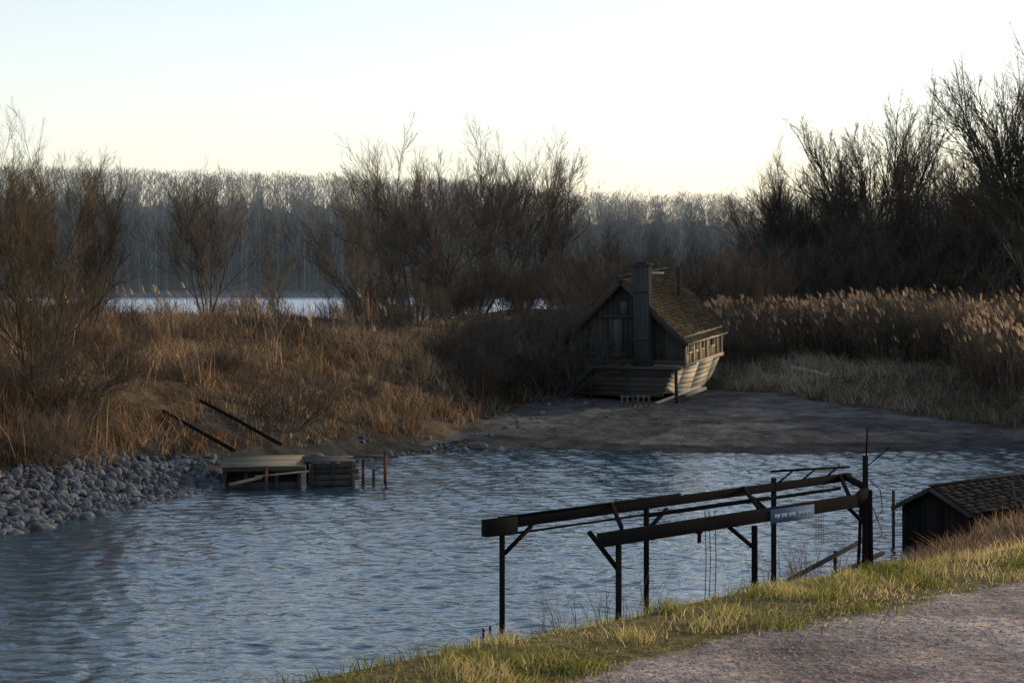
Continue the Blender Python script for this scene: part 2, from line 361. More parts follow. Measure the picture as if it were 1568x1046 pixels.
TA = [gen_tree('broad_tree_%d' % i, 20 + i, M_bark, stems=5, spread=0.6, nch=(9, 8, 6, 5), ang=(.5, .5, .5, .5), up=.05, ratio=(.62, .52, .5, .5), r0=0.10, rtw=.0085, stemlen=6.4, env=(4.8, 4.8, 4.9), wig=(.06, .07, .08, .1, .12)) for i in range(3)]
TN = [gen_tree('narrow_tree_%d' % i, 40 + i, M_bark, stems=1, spread=0.2, nch=(20, 8, 6, 4), ang=(0.65, 0.55, 0.55, 0.55), r0=0.10, up=0.06, ratio=(0.42, .5, .5, .5), rtw=.008, tmin=.15) for i in range(2)]
TW = [gen_tree('willow_%d' % i, 60 + i, M_bark_o, stems=5, spread=0.42, nch=(12, 8, 6, 5), ang=(0.45, 0.45, 0.5, 0.5), r0=0.065, up=0.06, rtw=0.006, tmin=.2, ratio=(.52, .5, .5, .5), stemlen=7, wig=(.07, .07, .08, .1, .12), env=(3.8, 5.2, 5.0)) for i in range(2)]
TD = [gen_tree('dark_tree_%d' % i, 80 + i, M_bark_d, stems=7, trunk=2.0, stemlen=5.0, spread=0.85, nch=(8, 8, 6, 5), ang=(0.5, 0.5, 0.5, 0.55), r0=0.12, rtw=0.009, up=.05, ratio=(.68, .52, .5, .5), tmin=.2, env=(4.6, 4.9, 4.3), wig=(.07, .08, .09, .11, .13)) for i in range(3)]
SH = [gen_tree('shrub_mesh_%d' % i, 100 + i, M_shrub if i < 3 else M_bark_d, stems=11, levels=3, spread=0.8, nch=(8, 6, 4), ang=(0.5, 0.55, 0.6), r0=0.03, up=0.04, rad=(.02, .013, .009, .007), H=4.0, stemlen=4, tmin=.1) for i in range(5)]
print('T trees', time.time() - T0)

def place(name, me, px, d, topy, H=10.0, wscale=1.0, parent=None, rz=None):
    x = (px - 784) / F * d; z = hz(x, d)
    h = CAMZ + (420 - topy) / F * d - z
    s = h / H
    return obj(name, me, (x, d, z - 0.05), R.uniform(0, 6.28) if rz is None else rz, (s * wscale, s * wscale, s), parent)
place('willow_tree', TW[0], 55, 56, 155, wscale=0.95)
place('willow_tree', TW[1], -60, 58, 170, wscale=0.85)
place('willow_tree', TW[1], 130, 66, 225, wscale=0.85)
place('bare_tree', TA[0], 318, 86, 240, wscale=0.85)
place('bare_tree', TN[0], 430, 74, 325, wscale=0.9)
place('bare_tree', TN[1], 555, 92, 310, wscale=1.2)
place('bare_tree', TA[1], 640, 102, 176, wscale=1.0)
place('bare_tree', TA[2], 725, 106, 192, wscale=1.0)
place('bare_tree', TA[0], 800, 112, 210, wscale=0.85)
place('bare_tree', TN[0], 855, 112, 222, wscale=0.9)
place('bare_tree', TA[1], 575, 112, 245, wscale=0.85)
place('bare_tree', TN[1], 925, 118, 335, wscale=1.0)
place('bare_tree', TD[0], 1340, 118, 124, wscale=0.9)
place('bare_tree', TD[1], 1440, 120, 190, wscale=0.75)
place('bare_tree', TD[2], 1255, 122, 205, wscale=0.8)
place('bare_tree', TD[1], 1205, 124, 250, wscale=0.85)
place('bare_tree', TD[2], 1490, 112, 200, wscale=0.75)
place('bare_tree', TD[0], 1575, 102, 80, wscale=0.85)
place('bare_tree', TD[1], 1660, 98, 25, wscale=0.9)
for px_, py_, h_ in ((38, 77, 9), (42, 82, 10), (46, 87, 11)):   # off-screen trees added to cast shade on the mud and reeds
    obj('bare_tree', TD[int(px_) % 3], (px_, py_, hz(px_, py_) - .1), px_ * 1.3, (h_ / 10 * .9, h_ / 10 * .9, h_ / 10))
th = empty('shrub_thicket')
def scatter(n, pxr, dr, topr, meshes, parent, H=4.0, ws=(0.9, 1.4), topf=None):
    for i in range(n):
        px = R.uniform(*pxr); d = R.uniform(*dr); x = (px - 784) / F * d; z = hz(x, d)
        if z < 0.8: continue
        ty = topf(px) + R.uniform(-15, 40) if topf else R.uniform(*topr)
        h = CAMZ + (420 - ty) / F * d - z
        if h < 0.5: h = R.uniform(0.8, 1.5)
        s = h / H; w = s * R.uniform(*ws)
        obj('shrub', meshes[R.integers(len(meshes))], (x, d, z - 0.1), R.uniform(0, 6.28), (w, w, s), parent)
scatter(26, (530, 900), (94, 125), None, SH[:3], th, topf=lambda p: np.interp(p, [440, 560, 620, 800, 900], [450, 425, 395, 380, 370]), ws=(.8, 1.2))
scatter(34, (860, 1160), (98, 130), None, SH[:3], th, topf=lambda p: np.interp(p, [860, 950, 1100, 1160], [355, 365, 375, 370]), ws=(.7, 1.1))
scatter(32, (570, 880), (76, 92), None, SH, th, topf=lambda p: np.interp(p, [560, 650, 760, 880], [530, 500, 468, 445]))
scatter(26, (-20, 560), (62, 95), (485, 560), SH, th)
scatter(34, (-20, 640), (50, 72), (530, 640), SH, th, ws=(.6, 1.1))
scatter(9, (-20, 200), (70, 110), (390, 450), SH, th, ws=(.6, .9))
scatter(7, (20, 190), (54, 70), (460, 580), SH[:3], th)
scatter(40, (1120, 1620), (82, 102), None, SH, th, topf=lambda p: 442, ws=(.8, 1.3))
rt = empty('dark_woodland')
for i in range(26):
    px = R.uniform(1160, 1720); d = R.uniform(114, 150); ty = np.interp(px, [1130, 1180, 1240, 1500, 1600], [370, 325, 295, 265, 220]) + R.uniform(0, 80)
    x = (px - 784) / F * d; z = hz(x, d); s = (CAMZ + (420 - ty) / F * d - z) / 10
    obj('tree', TD[i % 3], (x, d, z - .1), R.uniform(0, 6.28), (s * .95, s * .95, s), rt)
scatter(40, (1130, 1700), (106, 135), (330, 400), SH[2:], rt)

# ------------------------------------------------------------------ distant forest
rf = np.random.default_rng(5)
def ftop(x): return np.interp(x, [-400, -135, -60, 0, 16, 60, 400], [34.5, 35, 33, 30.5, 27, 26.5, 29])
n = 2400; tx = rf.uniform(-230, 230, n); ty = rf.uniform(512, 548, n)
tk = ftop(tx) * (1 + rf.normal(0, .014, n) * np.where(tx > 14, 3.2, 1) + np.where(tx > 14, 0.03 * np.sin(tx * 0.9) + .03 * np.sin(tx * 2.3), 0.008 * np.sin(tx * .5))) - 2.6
parts = []
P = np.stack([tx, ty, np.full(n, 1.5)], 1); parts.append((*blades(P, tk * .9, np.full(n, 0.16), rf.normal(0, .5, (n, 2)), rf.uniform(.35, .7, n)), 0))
nb = 85
rep = np.repeat(np.arange(n), nb); u = rf.uniform(0.05, 1, len(rep)) ** .65; a = rf.uniform(0, 6.28, len(rep))
ln = (1.05 - u) * 5.0 + 1.3; round_ = np.where(tx[rep] > 14, 2.1, 1.3)
Pb = np.stack([tx[rep] + rf.normal(0, .8, len(rep)), ty[rep], 2 + tk[rep] * u * .98], 1)
hh = np.minimum(ln * .8, tk[rep] * (1.0 - u) + .7)
sp = rf.uniform(0.15, 1.0, len(rep)) * ln * 0.75 * round_
vb = np.clip(.35 + .4 * (1 - u) + rf.uniform(-.15, .15, len(rep)), 0, 1)  # paler towards the foot: low haze painted into the branch colour
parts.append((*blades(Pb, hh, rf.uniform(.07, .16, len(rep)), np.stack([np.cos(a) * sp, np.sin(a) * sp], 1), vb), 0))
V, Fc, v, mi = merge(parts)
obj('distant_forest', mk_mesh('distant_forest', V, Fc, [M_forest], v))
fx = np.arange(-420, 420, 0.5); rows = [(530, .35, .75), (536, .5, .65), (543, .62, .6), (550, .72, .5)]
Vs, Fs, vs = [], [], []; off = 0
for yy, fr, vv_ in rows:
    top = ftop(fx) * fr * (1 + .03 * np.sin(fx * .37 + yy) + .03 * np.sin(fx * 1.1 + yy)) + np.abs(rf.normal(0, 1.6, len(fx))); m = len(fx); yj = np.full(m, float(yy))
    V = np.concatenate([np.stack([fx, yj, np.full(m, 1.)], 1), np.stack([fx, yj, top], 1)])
    i = np.arange(m - 1); Fs.append(np.stack([i, i + 1, i + 1 + m, i + m], 1) + off); Vs.append(V); vs.append(np.concatenate([np.full(m, .9), np.full(m, vv_)])); off += 2 * m  # panel bases paled to imitate haze near the ground
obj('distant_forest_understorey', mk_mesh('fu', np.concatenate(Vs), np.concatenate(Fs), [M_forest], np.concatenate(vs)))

# ------------------------------------------------------------------ grasses & reeds
def wedge(x, y): return (np.abs(x) < .28 * y + 1.5)
def grass_mesh(name, mat, ntuft, nper, xr, yr, cond, h=(.3, 1.1), w=(.012, .028), lean=.4, wind=(-.1, -.1), rad=.14, seed=1, hmod=None, vmod=None):
    rng = np.random.default_rng(seed)
    x = rng.uniform(*xr, ntuft); y = rng.uniform(*yr, ntuft); z = terrain(x, y); m = cond(x, y, z) & wedge(x, y); x, y, z = x[m], y[m], z[m]; k = len(x)
    ch = rng.uniform(.4, 1, k); cv = rng.uniform(-.25, .25, k); cl = rng.normal(0, .18, (k, 2))
    if hmod is not None: ch = ch * hmod(x, y)
    if vmod is not None: cv = cv + vmod(x, y)
    rep = np.repeat(np.arange(k), nper); n = len(rep)
    P = np.stack([x[rep] + rng.normal(0, rad, n), y[rep] + rng.normal(0, rad, n), z[rep] - .06], 1)
    H = rng.uniform(*h, n) * ch[rep]; ln = (rng.normal(0, lean, (n, 2)) + cl[rep] + np.array(wind)) * H[:, None]
    V, Fc, v = blades(P, H, rng.uniform(*w, n), ln, np.clip(rng.uniform(.1, .9, n) + cv[rep], 0, 1), rng=rng)
    obj(name, mk_mesh(name, V, Fc, [mat], v))
edge = lambda x, y: pdist(x, y, Vl)
bl = lambda x, y: inside(x, y, vegp) & (edge(x, y) > np.interp(y, [50, 60, 66, 80], [2.0, 1.5, .8, .4]) + .5 * fnoise(x, y, .9, 5))
patch1 = lambda x, y: .55 * fnoise(x, y, .45, 7, 2) - .08
hm = lambda x, y: np.clip(.72 + .65 * fnoise(x, y, .5, 6, 8), .22, 1.7) * np.interp(edge(x, y), [5.5, 8], [1, .7]) * np.interp(y, [75, 90], [1, .55])
grass_mesh('dry_grass', M_dry, 11500, 18, (-26, 3), (46, 100), lambda x, y, z: bl(x, y) & (z > .3) & (fnoise(x, y, .35, 6, 4) > -.45), hmod=hm, vmod=patch1, lean=.5, seed=2)
grass_mesh('dry_grass', M_pale, 9000, 16, (-26, 3), (44, 105), lambda x, y, z: bl(x, y) & (z > .3) & (fnoise(x, y, .35, 6, 4) < .4), h=(.2, .9), lean=.6, hmod=hm, vmod=patch1, seed=3)
grass_mesh('dry_grass', M_pale, 6500, 16, (-1, 30), (70, 94), lambda x, y, z: inside(x, y, vegp) & (edge(x, y) > .2 + .4 * fnoise(x, y, 1, 5)) & (edge(x, y) < 5.5), h=(.2, .85), lean=.6, vmod=patch1, seed=4)
grass_mesh('dry_grass', M_dry, 2200, 12, (-36, 6), (98, 128), lambda x, y, z: inside(x, y, vegp), h=(.15, .4), w=(.02, .04), seed=6)
grass_mesh('tall_weeds', M_dry, 700, 9, (-24, 3), (46, 90), lambda x, y, z: bl(x, y), h=(.9, 1.7), w=(.01, .022), lean=.22, rad=.25, seed=7)
grass_mesh('rough_grass', M_pale, 2300, 14, (-3, 17), (22, 50), lambda x, y, z: (z > .12) & (z < 2.6) & ~inside(x, y, canal) & (pdist(x, y, Nl) < 9) & ((x > 6) | (pdist(x, y, Nl) < 1.6)) & ~((x > 8.2) & (y > 42.0)), h=(.1, .42), w=(.006, .014), seed=9, rad=.09)
grass_mesh('rough_grass', M_dry, 2600, 14, (6, 17), (32, 44), lambda x, y, z: (z > .12) & (z < 2.4) & ~inside(x, y, canal) & (pdist(x, y, Nl) < 8) & ~((x > 8.2) & (y > 42.0)), h=(.2, .6), w=(.008, .016), seed=10, rad=.12)
grass_mesh('waterside_weeds', M_reed, 150, 12, (-1, 7), (29, 39.5), lambda x, y, z: (pdist(x, y, Nl) < .9) & ((np.abs(x - 1.4) < .9) | (np.abs(x - 5.2) < 1.3)), h=(.9, 1.7), w=(.008, .014), lean=.25, seed=14, rad=.15)
def reeds(name, ns, xr, yr, cond, hs, seed):
    rng = np.random.default_rng(seed); x = rng.uniform(*xr, ns); y = rng.uniform(*yr, ns)
    m = cond(x, y) & wedge(x, y); x, y = x[m], y[m]; n = len(x); z = terrain(x, y); P = np.stack([x, y, z], 1)
    H = rng.uniform(1.3, 2.7, n) * np.clip(1 + .38 * fnoise(x, y, .5, 6, 3), .45, 1.45) * hs; ln = (rng.normal(0, .14, (n, 2)) + np.array([-.08, -.02])) * H[:, None]
    v = np.clip(rng.uniform(0, .85, n) + .35 * fnoise(x, y, .35, 5, 15), 0, 1)
    parts = [(*blades(P, H, np.full(n, 0.018), ln, v, rng=rng), 0)]
    for k in range(3):
        t = rng.uniform(.15, .8, n); Q = P + np.stack([ln[:, 0] * t * .8, ln[:, 1] * t * .8, H * t], 1)
        parts.append((*blades(Q, rng.uniform(.1, .45, n), np.full(n, 0.024), rng.normal(0, .25, (n, 2)), v, rng=rng), 0))
    tip = P + np.concatenate([ln * .93, H[:, None] * .95], 1); s = rng.uniform(0, 1, n) < 0.13 + .22 * fnoise(x, y, .6, 5, 6)
    for k in range(6):
        Q = tip[s] + rng.normal(0, .02, (s.sum(), 3))
        parts.append((*blades(Q, rng.uniform(.1, .3, s.sum()), np.full(s.sum(), .035), rng.normal(0, .06, (s.sum(), 2)) + np.array([-.1, 0]), rng.uniform(0, 1, s.sum()), rng=rng), 1))
    V, Fc, v, mi = merge(parts); obj(name, mk_mesh(name, V, Fc, [M_reed, M_plume], v, mi))
reeds('reed_bed', 46000, (9, 34), (74, 106), lambda x, y: inside(x, y, vegp) & (edge(x, y) > 3.0 + fnoise(x, y, .7, 5)) & ((x > 18) | (y > 87) | ((x > 15) & (y > 83))) & (fnoise(x, y, .4, 6, 12) > -.5), .84, 5)
reeds('reed_bed', 3500, (-16, 5), (52, 84), lambda x, y: bl(x, y) & (edge(x, y) > 2.0) & (fnoise(x, y, .3, 5, 9) > .35), .5, 8)
# verge grass
rv = np.random.default_rng(12)
n = 200000; x = rv.uniform(-2.6, 7.5, n); y = rv.uniform(6.5, 20, n)
yc = np.interp(x, Cc[:, 0], Cc[:, 1]); ye = np.interp(x, Ee[:, 0], Ee[:, 1]) + 0.12 * fnoise(x, y, 2.2)
dens = np.where(y < ye, np.exp(-(ye - y) / 0.16) * .3, np.where(y < yc + 1.0, 0.2 + .8 * np.clip(fnoise(x, y, 1.6, 6, 7) + .5, 0, 1), 0))
m = (rv.uniform(0, 1, n) < dens) & (np.abs(x) < .27 * y + .6); x, y = x[m], y[m]
nt_ = 70; cx_ = rv.uniform(-2, 6, nt_); cy_ = np.interp(cx_, Ee[:, 0], Ee[:, 1]) + rv.uniform(-.1, 1.3, nt_); q_ = np.repeat(np.arange(nt_), 150)
tr_ = rv.uniform(.05, .12, nt_); xt = cx_[q_] + rv.normal(0, 1, len(q_)) * tr_[q_]; yt = cy_[q_] + rv.normal(0, 1, len(q_)) * tr_[q_]
nb0 = len(x); x = np.concatenate([x, xt]); y = np.concatenate([y, yt]); n = len(x); z = terrain(x, y); ye = np.interp(x, Ee[:, 0], Ee[:, 1])
patch = np.clip(fnoise(x, y, 1.3, 7, 3) * .8 + .55, 0, 1)
tall = np.clip(fnoise(x, y, 2.5, 6, 11), 0, 1)
H = rv.uniform(.010, .038, n) * (1 + 2.4 * tall) * np.clip((y - ye) / .5, .4, 1.2); v = np.clip(.6 * patch + rv.uniform(0, .45, n) + .45 * np.exp(-np.abs(y - ye) / .4), 0, 1)
H[nb0:] = rv.uniform(.035, .09, n - nb0); v[nb0:] = np.clip(rv.uniform(0, .6, n - nb0) + np.repeat(rv.choice([0, .1, .4], nt_), 150), 0, 1)
V, Fc, vv = blades(np.stack([x, y, z - .005], 1), H, rv.uniform(.003, .007, n), rv.normal(0, .55, (n, 2)) * H[:, None], v, rng=rv)
obj('verge_grass', mk_mesh('verge_grass', V, Fc, [M_green], vv))
# gravel
n = 36000; x = rv.uniform(-.5, 6, n); y = rv.uniform(7.3, 15, n); ye = np.interp(x, Ee[:, 0], Ee[:, 1]); m = (y < ye + .25 * rv.uniform(-1, 1, n) ** 3) & (x < .3 * y); x, y = x[m], y[m]; n = len(x); z = terrain(x, y)
octa = np.array([(1, 0, 0), (0, 1, 0), (-1, 0, 0), (0, -1, 0), (.1, 0, .8), (0, .1, -.8)]); of = np.array([(0, 1, 4), (1, 2, 4), (2, 3, 4), (3, 0, 4), (1, 0, 5), (2, 1, 5), (3, 2, 5), (0, 3, 5)])
s = rv.uniform(.003, .010, n) * rv.choice([1, 1, 1, 1.5], n); V = octa[None] * s[:, None, None] * rv.uniform(.6, 1.3, (n, 6, 3)); a = rv.uniform(0, 6.28, n)
V = np.stack([V[..., 0] * np.cos(a)[:, None] - V[..., 1] * np.sin(a)[:, None], V[..., 0] * np.sin(a)[:, None] + V[..., 1] * np.cos(a)[:, None], V[..., 2]], -1) + np.stack([x, y, z], 1)[:, None]
obj('gravel_path_stones', mk_mesh('gravel', V.reshape(-1, 3), (of[None] + np.arange(n)[:, None, None] * 6).reshape(-1, 3), [M_peb]))
# riprap
import bmesh
bm = bmesh.new(); bmesh.ops.create_icosphere(bm, subdivisions=2, radius=1); iv = np.array([v.co[:] for v in bm.verts]); ifc = np.array([[v.index for v in f.verts] for f in bm.faces]); bm.free()
def rocks(name, x, y, s, mat, sink=.2, seed=1):
    rng = np.random.default_rng(seed); n = len(x); z = terrain(x, y)
    V = np.repeat(iv[None], n, 0)
    for k in range(9):
        nn = rng.normal(0, 1, (n, 3)); nn /= np.linalg.norm(nn, axis=1)[:, None]; dd = rng.uniform(.35, .75, n)
        pr = np.einsum('nij,nj->ni', V, nn) - dd[:, None]; V = V - np.clip(pr, 0, None)[..., None] * nn[:, None]
    V = V * (s[:, None] * rng.uniform(.65, 1.4, (n, 3)))[:, None]
    a = rng.uniform(0, 6.28, n); c, sn = np.cos(a)[:, None], np.sin(a)[:, None]
    V = np.stack([V[..., 0] * c - V[..., 1] * sn, V[..., 0] * sn + V[..., 1] * c, V[..., 2] * .85], -1)
    V = V + np.stack([x, y, z + s * sink], 1)[:, None]
    obj(name, mk_mesh(name, V.reshape(-1, 3), (ifc[None] + np.arange(n)[:, None, None] * len(iv)).reshape(-1, 3), [mat]))
rr = np.random.default_rng(21); n = 60000; x = rr.uniform(-24, 0, n); y = rr.uniform(38, 71, n); dv = pdist(x, y, Wl); inn = inside(x, y, canal)
m = ((~inn & (dv < np.interp(y, [46, 56, 60, 66], [2.9, 2.0, .9, .6]) + .5 * fnoise(x, y, .8)) & (pdist(x, y, Nl) > dv)) | (inn & (dv < .4))) & (rr.uniform(0, 1, n) < np.interp(y, [55, 58, 66], [1, .35, .12])) & wedge(x, y); x, y = x[m][:5200], y[m][:5200]
rocks('riprap_stones', x, y, rr.uniform(.05, .14, len(x)) * rr.choice([.7, 1, 1.5], len(x)), M_rock, .25)
n = 600; x = rr.uniform(-5, 9, n); y = rr.uniform(64, 82, n); m = ((pdist(x, y, Vl) < 2.0) & (x < 3)) | (rr.uniform(0, 1, n) < .12) & (y > 69.5) & (x > 0); rocks('shore_stones', x[m], y[m], rr.uniform(.03, .14, m.sum()), M_rock, 0.1)
print('T veg', time.time() - T0)

# ------------------------------------------------------------------ house
hx, hy = 4.64, 80.5
house = empty('wooden_cabin', (hx, hy, 1.1), (math.radians(3.5), 0, math.radians(-23)))
fl, ev, ap, hw, LN = 1.3, 2.35, 4.72, 2.45, 5.0
rh = random.Random(4)
def roofz(x): return ev + (ap - ev) * (1 - abs(x) / hw)
for yy, nm in ((0, 'front_wall'), (LN, 'back_wall')):
    mb = MB(); xx = -hw
    while xx < hw - 0.02:
        w = min(rh.uniform(.16, .26), hw - xx); j = rh.uniform(0, .03); x1 = xx + w - .012; zb = fl - rh.uniform(0, .06)
        za, zc = roofz(xx) - .03, roofz(x1) - .03
        y0, y1 = yy - j - .02, yy + .04
        mb.hexa([(xx, y0, zb), (x1, y0, zb), (x1, y1, zb), (xx, y1, zb), (xx, y0, za), (x1, y0, zc), (x1, y1, zc), (xx, y1, za)])
        xx += w
    yb = yy + .045
    mb.hexa([(-hw, yb, fl), (0, yb, fl), (0, yb + .02, fl), (-hw, yb + .02, fl), (-hw, yb, ev - .02), (0, yb, ap - .04), (0, yb + .02, ap - .04), (-hw, yb + .02, ev - .02)])
    mb.hexa([(0.002, yb, fl), (hw, yb, fl), (hw, yb + .02, fl), (0.002, yb + .02, fl), (0.002, yb, ap - .04), (hw, yb, ev - .02), (hw, yb + .02, ev - .02), (0.002, yb + .02, ap - .04)])
    mb.out(nm, M_wood_dark, house)
mb = MB()
mb.box(-hw - .35, hw + .1, -.2, -.06, fl - .02, fl + .17)
mb.box(-1.15, 1.0, -.14, -.06, 3.15, 3.26)
for xx in (-.62, -.2): mb.box(xx, xx + .09, -.12, -.058, fl + .2, 3.14)
for xx in (-hw, -1.5, hw - .14): mb.box(xx, xx + .13, -.15, -.06, fl + .18, 2.34)
for xx in (-.25, .12): mb.box(xx, xx + .06, -.11, -.056, 3.3, 3.85)
mb.box(-.25, .18, -.12, -.057, 3.86, 3.92)
mb.out('front_framing', M_wood_dark, house)
mb = MB(); mb.box(-.5, -.22, -.075, -.056, fl + .25, 3.1); mb.box(-.18, .11, -.075, -.056, 3.3, 3.84); mb.out('shutter', M_wood_grey, house)
for sgn, nm in ((1, 'side_wall_right'), (-1, 'side_wall_left')):
    mb = MB(); yy = 0.05; wins = [(.45, .85), (1.25, 1.65), (2.1, 2.45), (3.3, 3.9)]
    while yy < LN - .02:
        w = min(rh.uniform(.14, .22), LN - yy); y1 = yy + w - .014; j = rh.uniform(0, .03); c = (yy + y1) / 2
        x0, x1 = (hw - .04, hw + .01 + j) if sgn > 0 else (-hw - .01 - j, -hw + .04)
        iw = any(a < c < b_ for a, b_ in wins) and sgn > 0
        if iw:
            mb.box(x0, x1, yy, y1, fl - .05, fl + .42); mb.box(x0, x1, yy, y1, fl + .86, ev + .1)
        else: mb.box(x0, x1, yy, y1, fl - .05, ev + .1)
        yy += w
    mb.out(nm, M_wood_side, house)
mb = MB(); mb.box(hw - .12, hw - .06, .2, LN - .2, fl + .2, ev); mb.out('window_glass', M_glass, house)
mb = MB()
for a, b_ in wins:
    mb.box(hw + .045, hw + .075, a - .05, b_ + .05, fl + .84, fl + .9); mb.box(hw + .045, hw + .075, a - .05, b_ + .05, fl + .38, fl + .44)
    for q in (a - .05, b_): mb.box(hw + .046, hw + .07, q, q + .05, fl + .445, fl + .835)
mb.box(hw + .045, hw + .12, -.05, LN + .05, fl - .12, fl + .02); mb.box(hw + .045, hw + .1, -.05, LN + .05, ev - .02, ev + .07)
for q in (.0, 1.0, 1.85, 2.8, 4.2, 4.85): mb.box(hw + .05, hw + .11, q, q + .09, fl + .03, ev - .03)
mb.out('window_frames', M_hull, house)
sl = math.hypot(hw, ap - ev); ux, uz = hw / sl, (ap - ev) / sl
for sgn, nm in ((1, 'roof_right'), (-1, 'roof_left')):
    mb = MB(); over = .28; T = sl + over
    def pt(t, y, hgt): return (sgn * (t * ux + hgt * uz), y, ap - t * uz + hgt * ux)
    mb.hexa([pt(0, -.35, -.0), pt(T, -.35, 0), pt(T, LN + .35, 0), pt(0, LN + .35, 0), pt(0, -.35, .06), pt(T, -.35, .06), pt(T, LN + .35, .06), pt(0, LN + .35, .06)])
    rows = 24
    for r_ in range(rows):
        t0 = T * r_ / rows; t1 = T * (r_ + 1.2) / rows; yy = -.4
        while yy < LN + .35:
            w = rh.uniform(.10, .22); j = rh.uniform(-.04, .05); hh = rh.uniform(0, .02)
            mb.hexa([pt(t0, yy, .062), pt(t1 + j, yy, .08 + hh), pt(t1 + j, yy + w - .01, .08 + hh), pt(t0, yy + w - .01, .062), pt(t0, yy, .075), pt(t1 + j, yy, .1 + hh), pt(t1 + j, yy + w - .01, .1 + hh), pt(t0, yy + w - .01, .075)]); yy += w
    mb.out(nm, M_roof, house)
    mb = MB()
    for yb in (-.44, LN + .4): mb.hexa([pt(-.02, yb, -.16), pt(T + .1, yb, -.16), pt(T + .1, yb + .05, -.16), pt(-.02, yb + .05, -.16), pt(-.02, yb, .1), pt(T + .1, yb, .1), pt(T + .1, yb + .05, .1), pt(-.02, yb + .05, .1)])
    mb.out('barge_board', M_wood_dark, house)
    mb = MB(); mb.hexa([pt(T - .02, -.4, -.1), pt(T + .06, -.4, -.1), pt(T + .06, LN + .4, -.1), pt(T - .02, LN + .4, -.1), pt(T - .02, -.4, .0), pt(T + .06, -.4, .0), pt(T + .06, LN + .4, .0), pt(T - .02, LN + .4, .0)]); mb.out('eave_board', M_hull, house)
mb = MB(); mb.box(-.1, .1, -.42, LN + .42, ap + .08, ap + .17); mb.out('ridge_board', M_wood_grey, house)
mb = MB(); mb.box(.25, 1.25, 1.2, 1.28, ap + .12, ap + .2); mb.out('ridge_spar', M_hull, house)
mb = MB(); cx0, cx1 = .58, 1.2; ct = 5.25
for i in range(4):
    a = cx0 + (cx1 - cx0) * i / 4; mb.box(a, a + .143, -.62 - rh.uniform(0, .015), -.58, fl - .1, ct + rh.uniform(-.02, .02))
for i in range(3):
    a = -.575 + .17 * i; mb.box(cx1 - .04, cx1 + rh.uniform(0, .015), a, a + .16, fl - .1, ct); mb.box(cx0, cx0 + .04, a, a + .16, fl - .1, ct)
mb.box(cx0 + .04, cx1 - .04, -.1, -.07, fl, ct - .05)
mb.box(cx0 - .05, cx1 + .05, -.68, -.02, ct + .02, ct + .08); mb.box(cx0 - .04, cx1 + .04, -.66, -.642, 4.2, 4.3); mb.box(cx0 - .04, cx1 + .04, -.66, -.642, 2.3, 2.4)
mb.box(cx0 + .1, cx1 - .1, -.5, -.2, ct + .085, ct + .18)
mb.out('chimney', M_chim, house)
mb = MB(); mb.tube([(1.1, 3.6, 3.5), (1.1, 3.6, 4.85), (1.12, 3.6, 4.9)], .06); mb.tube([(1.1, 3.6, 4.9), (1.1, 3.6, 5.0)], .1); mb.out('stove_pipe', M_steel, house)
mb = MB(); secs = [(-.55, .75, .5, .0), (0, .95, .12, 0), (1.5, 1, 0, 0), (3.5, 1, 0.05, 0), (5, .95, .3, .05), (6.0, .8, .75, .1)]
rowsn = 6
for k in range(len(secs) - 1):
    ya, wa, za, _ = secs[k]; yb, wb, zb, _ = secs[k + 1]
    for r_ in range(rowsn):
        f0, f1 = r_ / rowsn, (r_ + .97) / rowsn
        def q(y, w, z, f, o): return (sg * (w * (2.1 + .45 * f) + o), y, z + (fl - .05 - z) * f)
        for sg in (1, -1):
            mb.hexa([q(ya, wa, za, f0, 0), q(yb, wb, zb, f0, 0), q(yb, wb, zb, f0, .05), q(ya, wa, za, f0, .05), q(ya, wa, za, f1, 0), q(yb, wb, zb, f1, 0), q(yb, wb, zb, f1, .05), q(ya, wa, za, f1, .05)])
    mb.hexa([(-wa * 2.1, ya, za), (wa * 2.1, ya, za), (wb * 2.1, yb, zb), (-wb * 2.1, yb, zb), (-wa * 2.1, ya, za + .05), (wa * 2.1, ya, za + .05), (wb * 2.1, yb, zb + .05), (-wb * 2.1, yb, zb + .05)])
mb.out('hull', M_hull, house)
mb = MB()
for r_ in range(6):
    z = .05 + r_ * .195; w = 1.75 + .09 * r_; mb.box(-w - .25 + rh.uniform(-.05, .05), w, -.62 - .02 * r_, -.56 - .02 * r_, z, z + .18)
mb.box(-3.0, 2.5, -.85, -.22, fl - .14, fl - .04)
for xx in (-2.8, -1.3, .2, 2.3): mb.box(xx, xx + .12, -.8, -.74, -.3, fl - .145)
for xx in (-2.95, -2.1, -1.2): mb.box(xx, xx + .07, -.84, -.77, fl - .035, fl + .35)
mb.out('front_platform', M_wood_dark, house)
mb = MB()
mb.beam((2.1, 1.2, -.1), (2.5, 2.6, .05), .12, .12); mb.beam((1.6, -1.0, -.15), (2.9, .6, .35), .25, .05); mb.out('gang_board', M_hull, house)
rail = empty('wooden_pallet', (4.85, 78.2, hz(4.85, 78.2)))
mb = MB(); mb.box(-.6, .6, -.02, .02, .36, .44); mb.box(-.6, .6, -.02, .02, .1, .17)
for i in range(6): mb.box(-.57 + i * .21, -.49 + i * .21, -.05, -.022, -.05, .46)
mb.out('slats', M_wood_grey, rail)

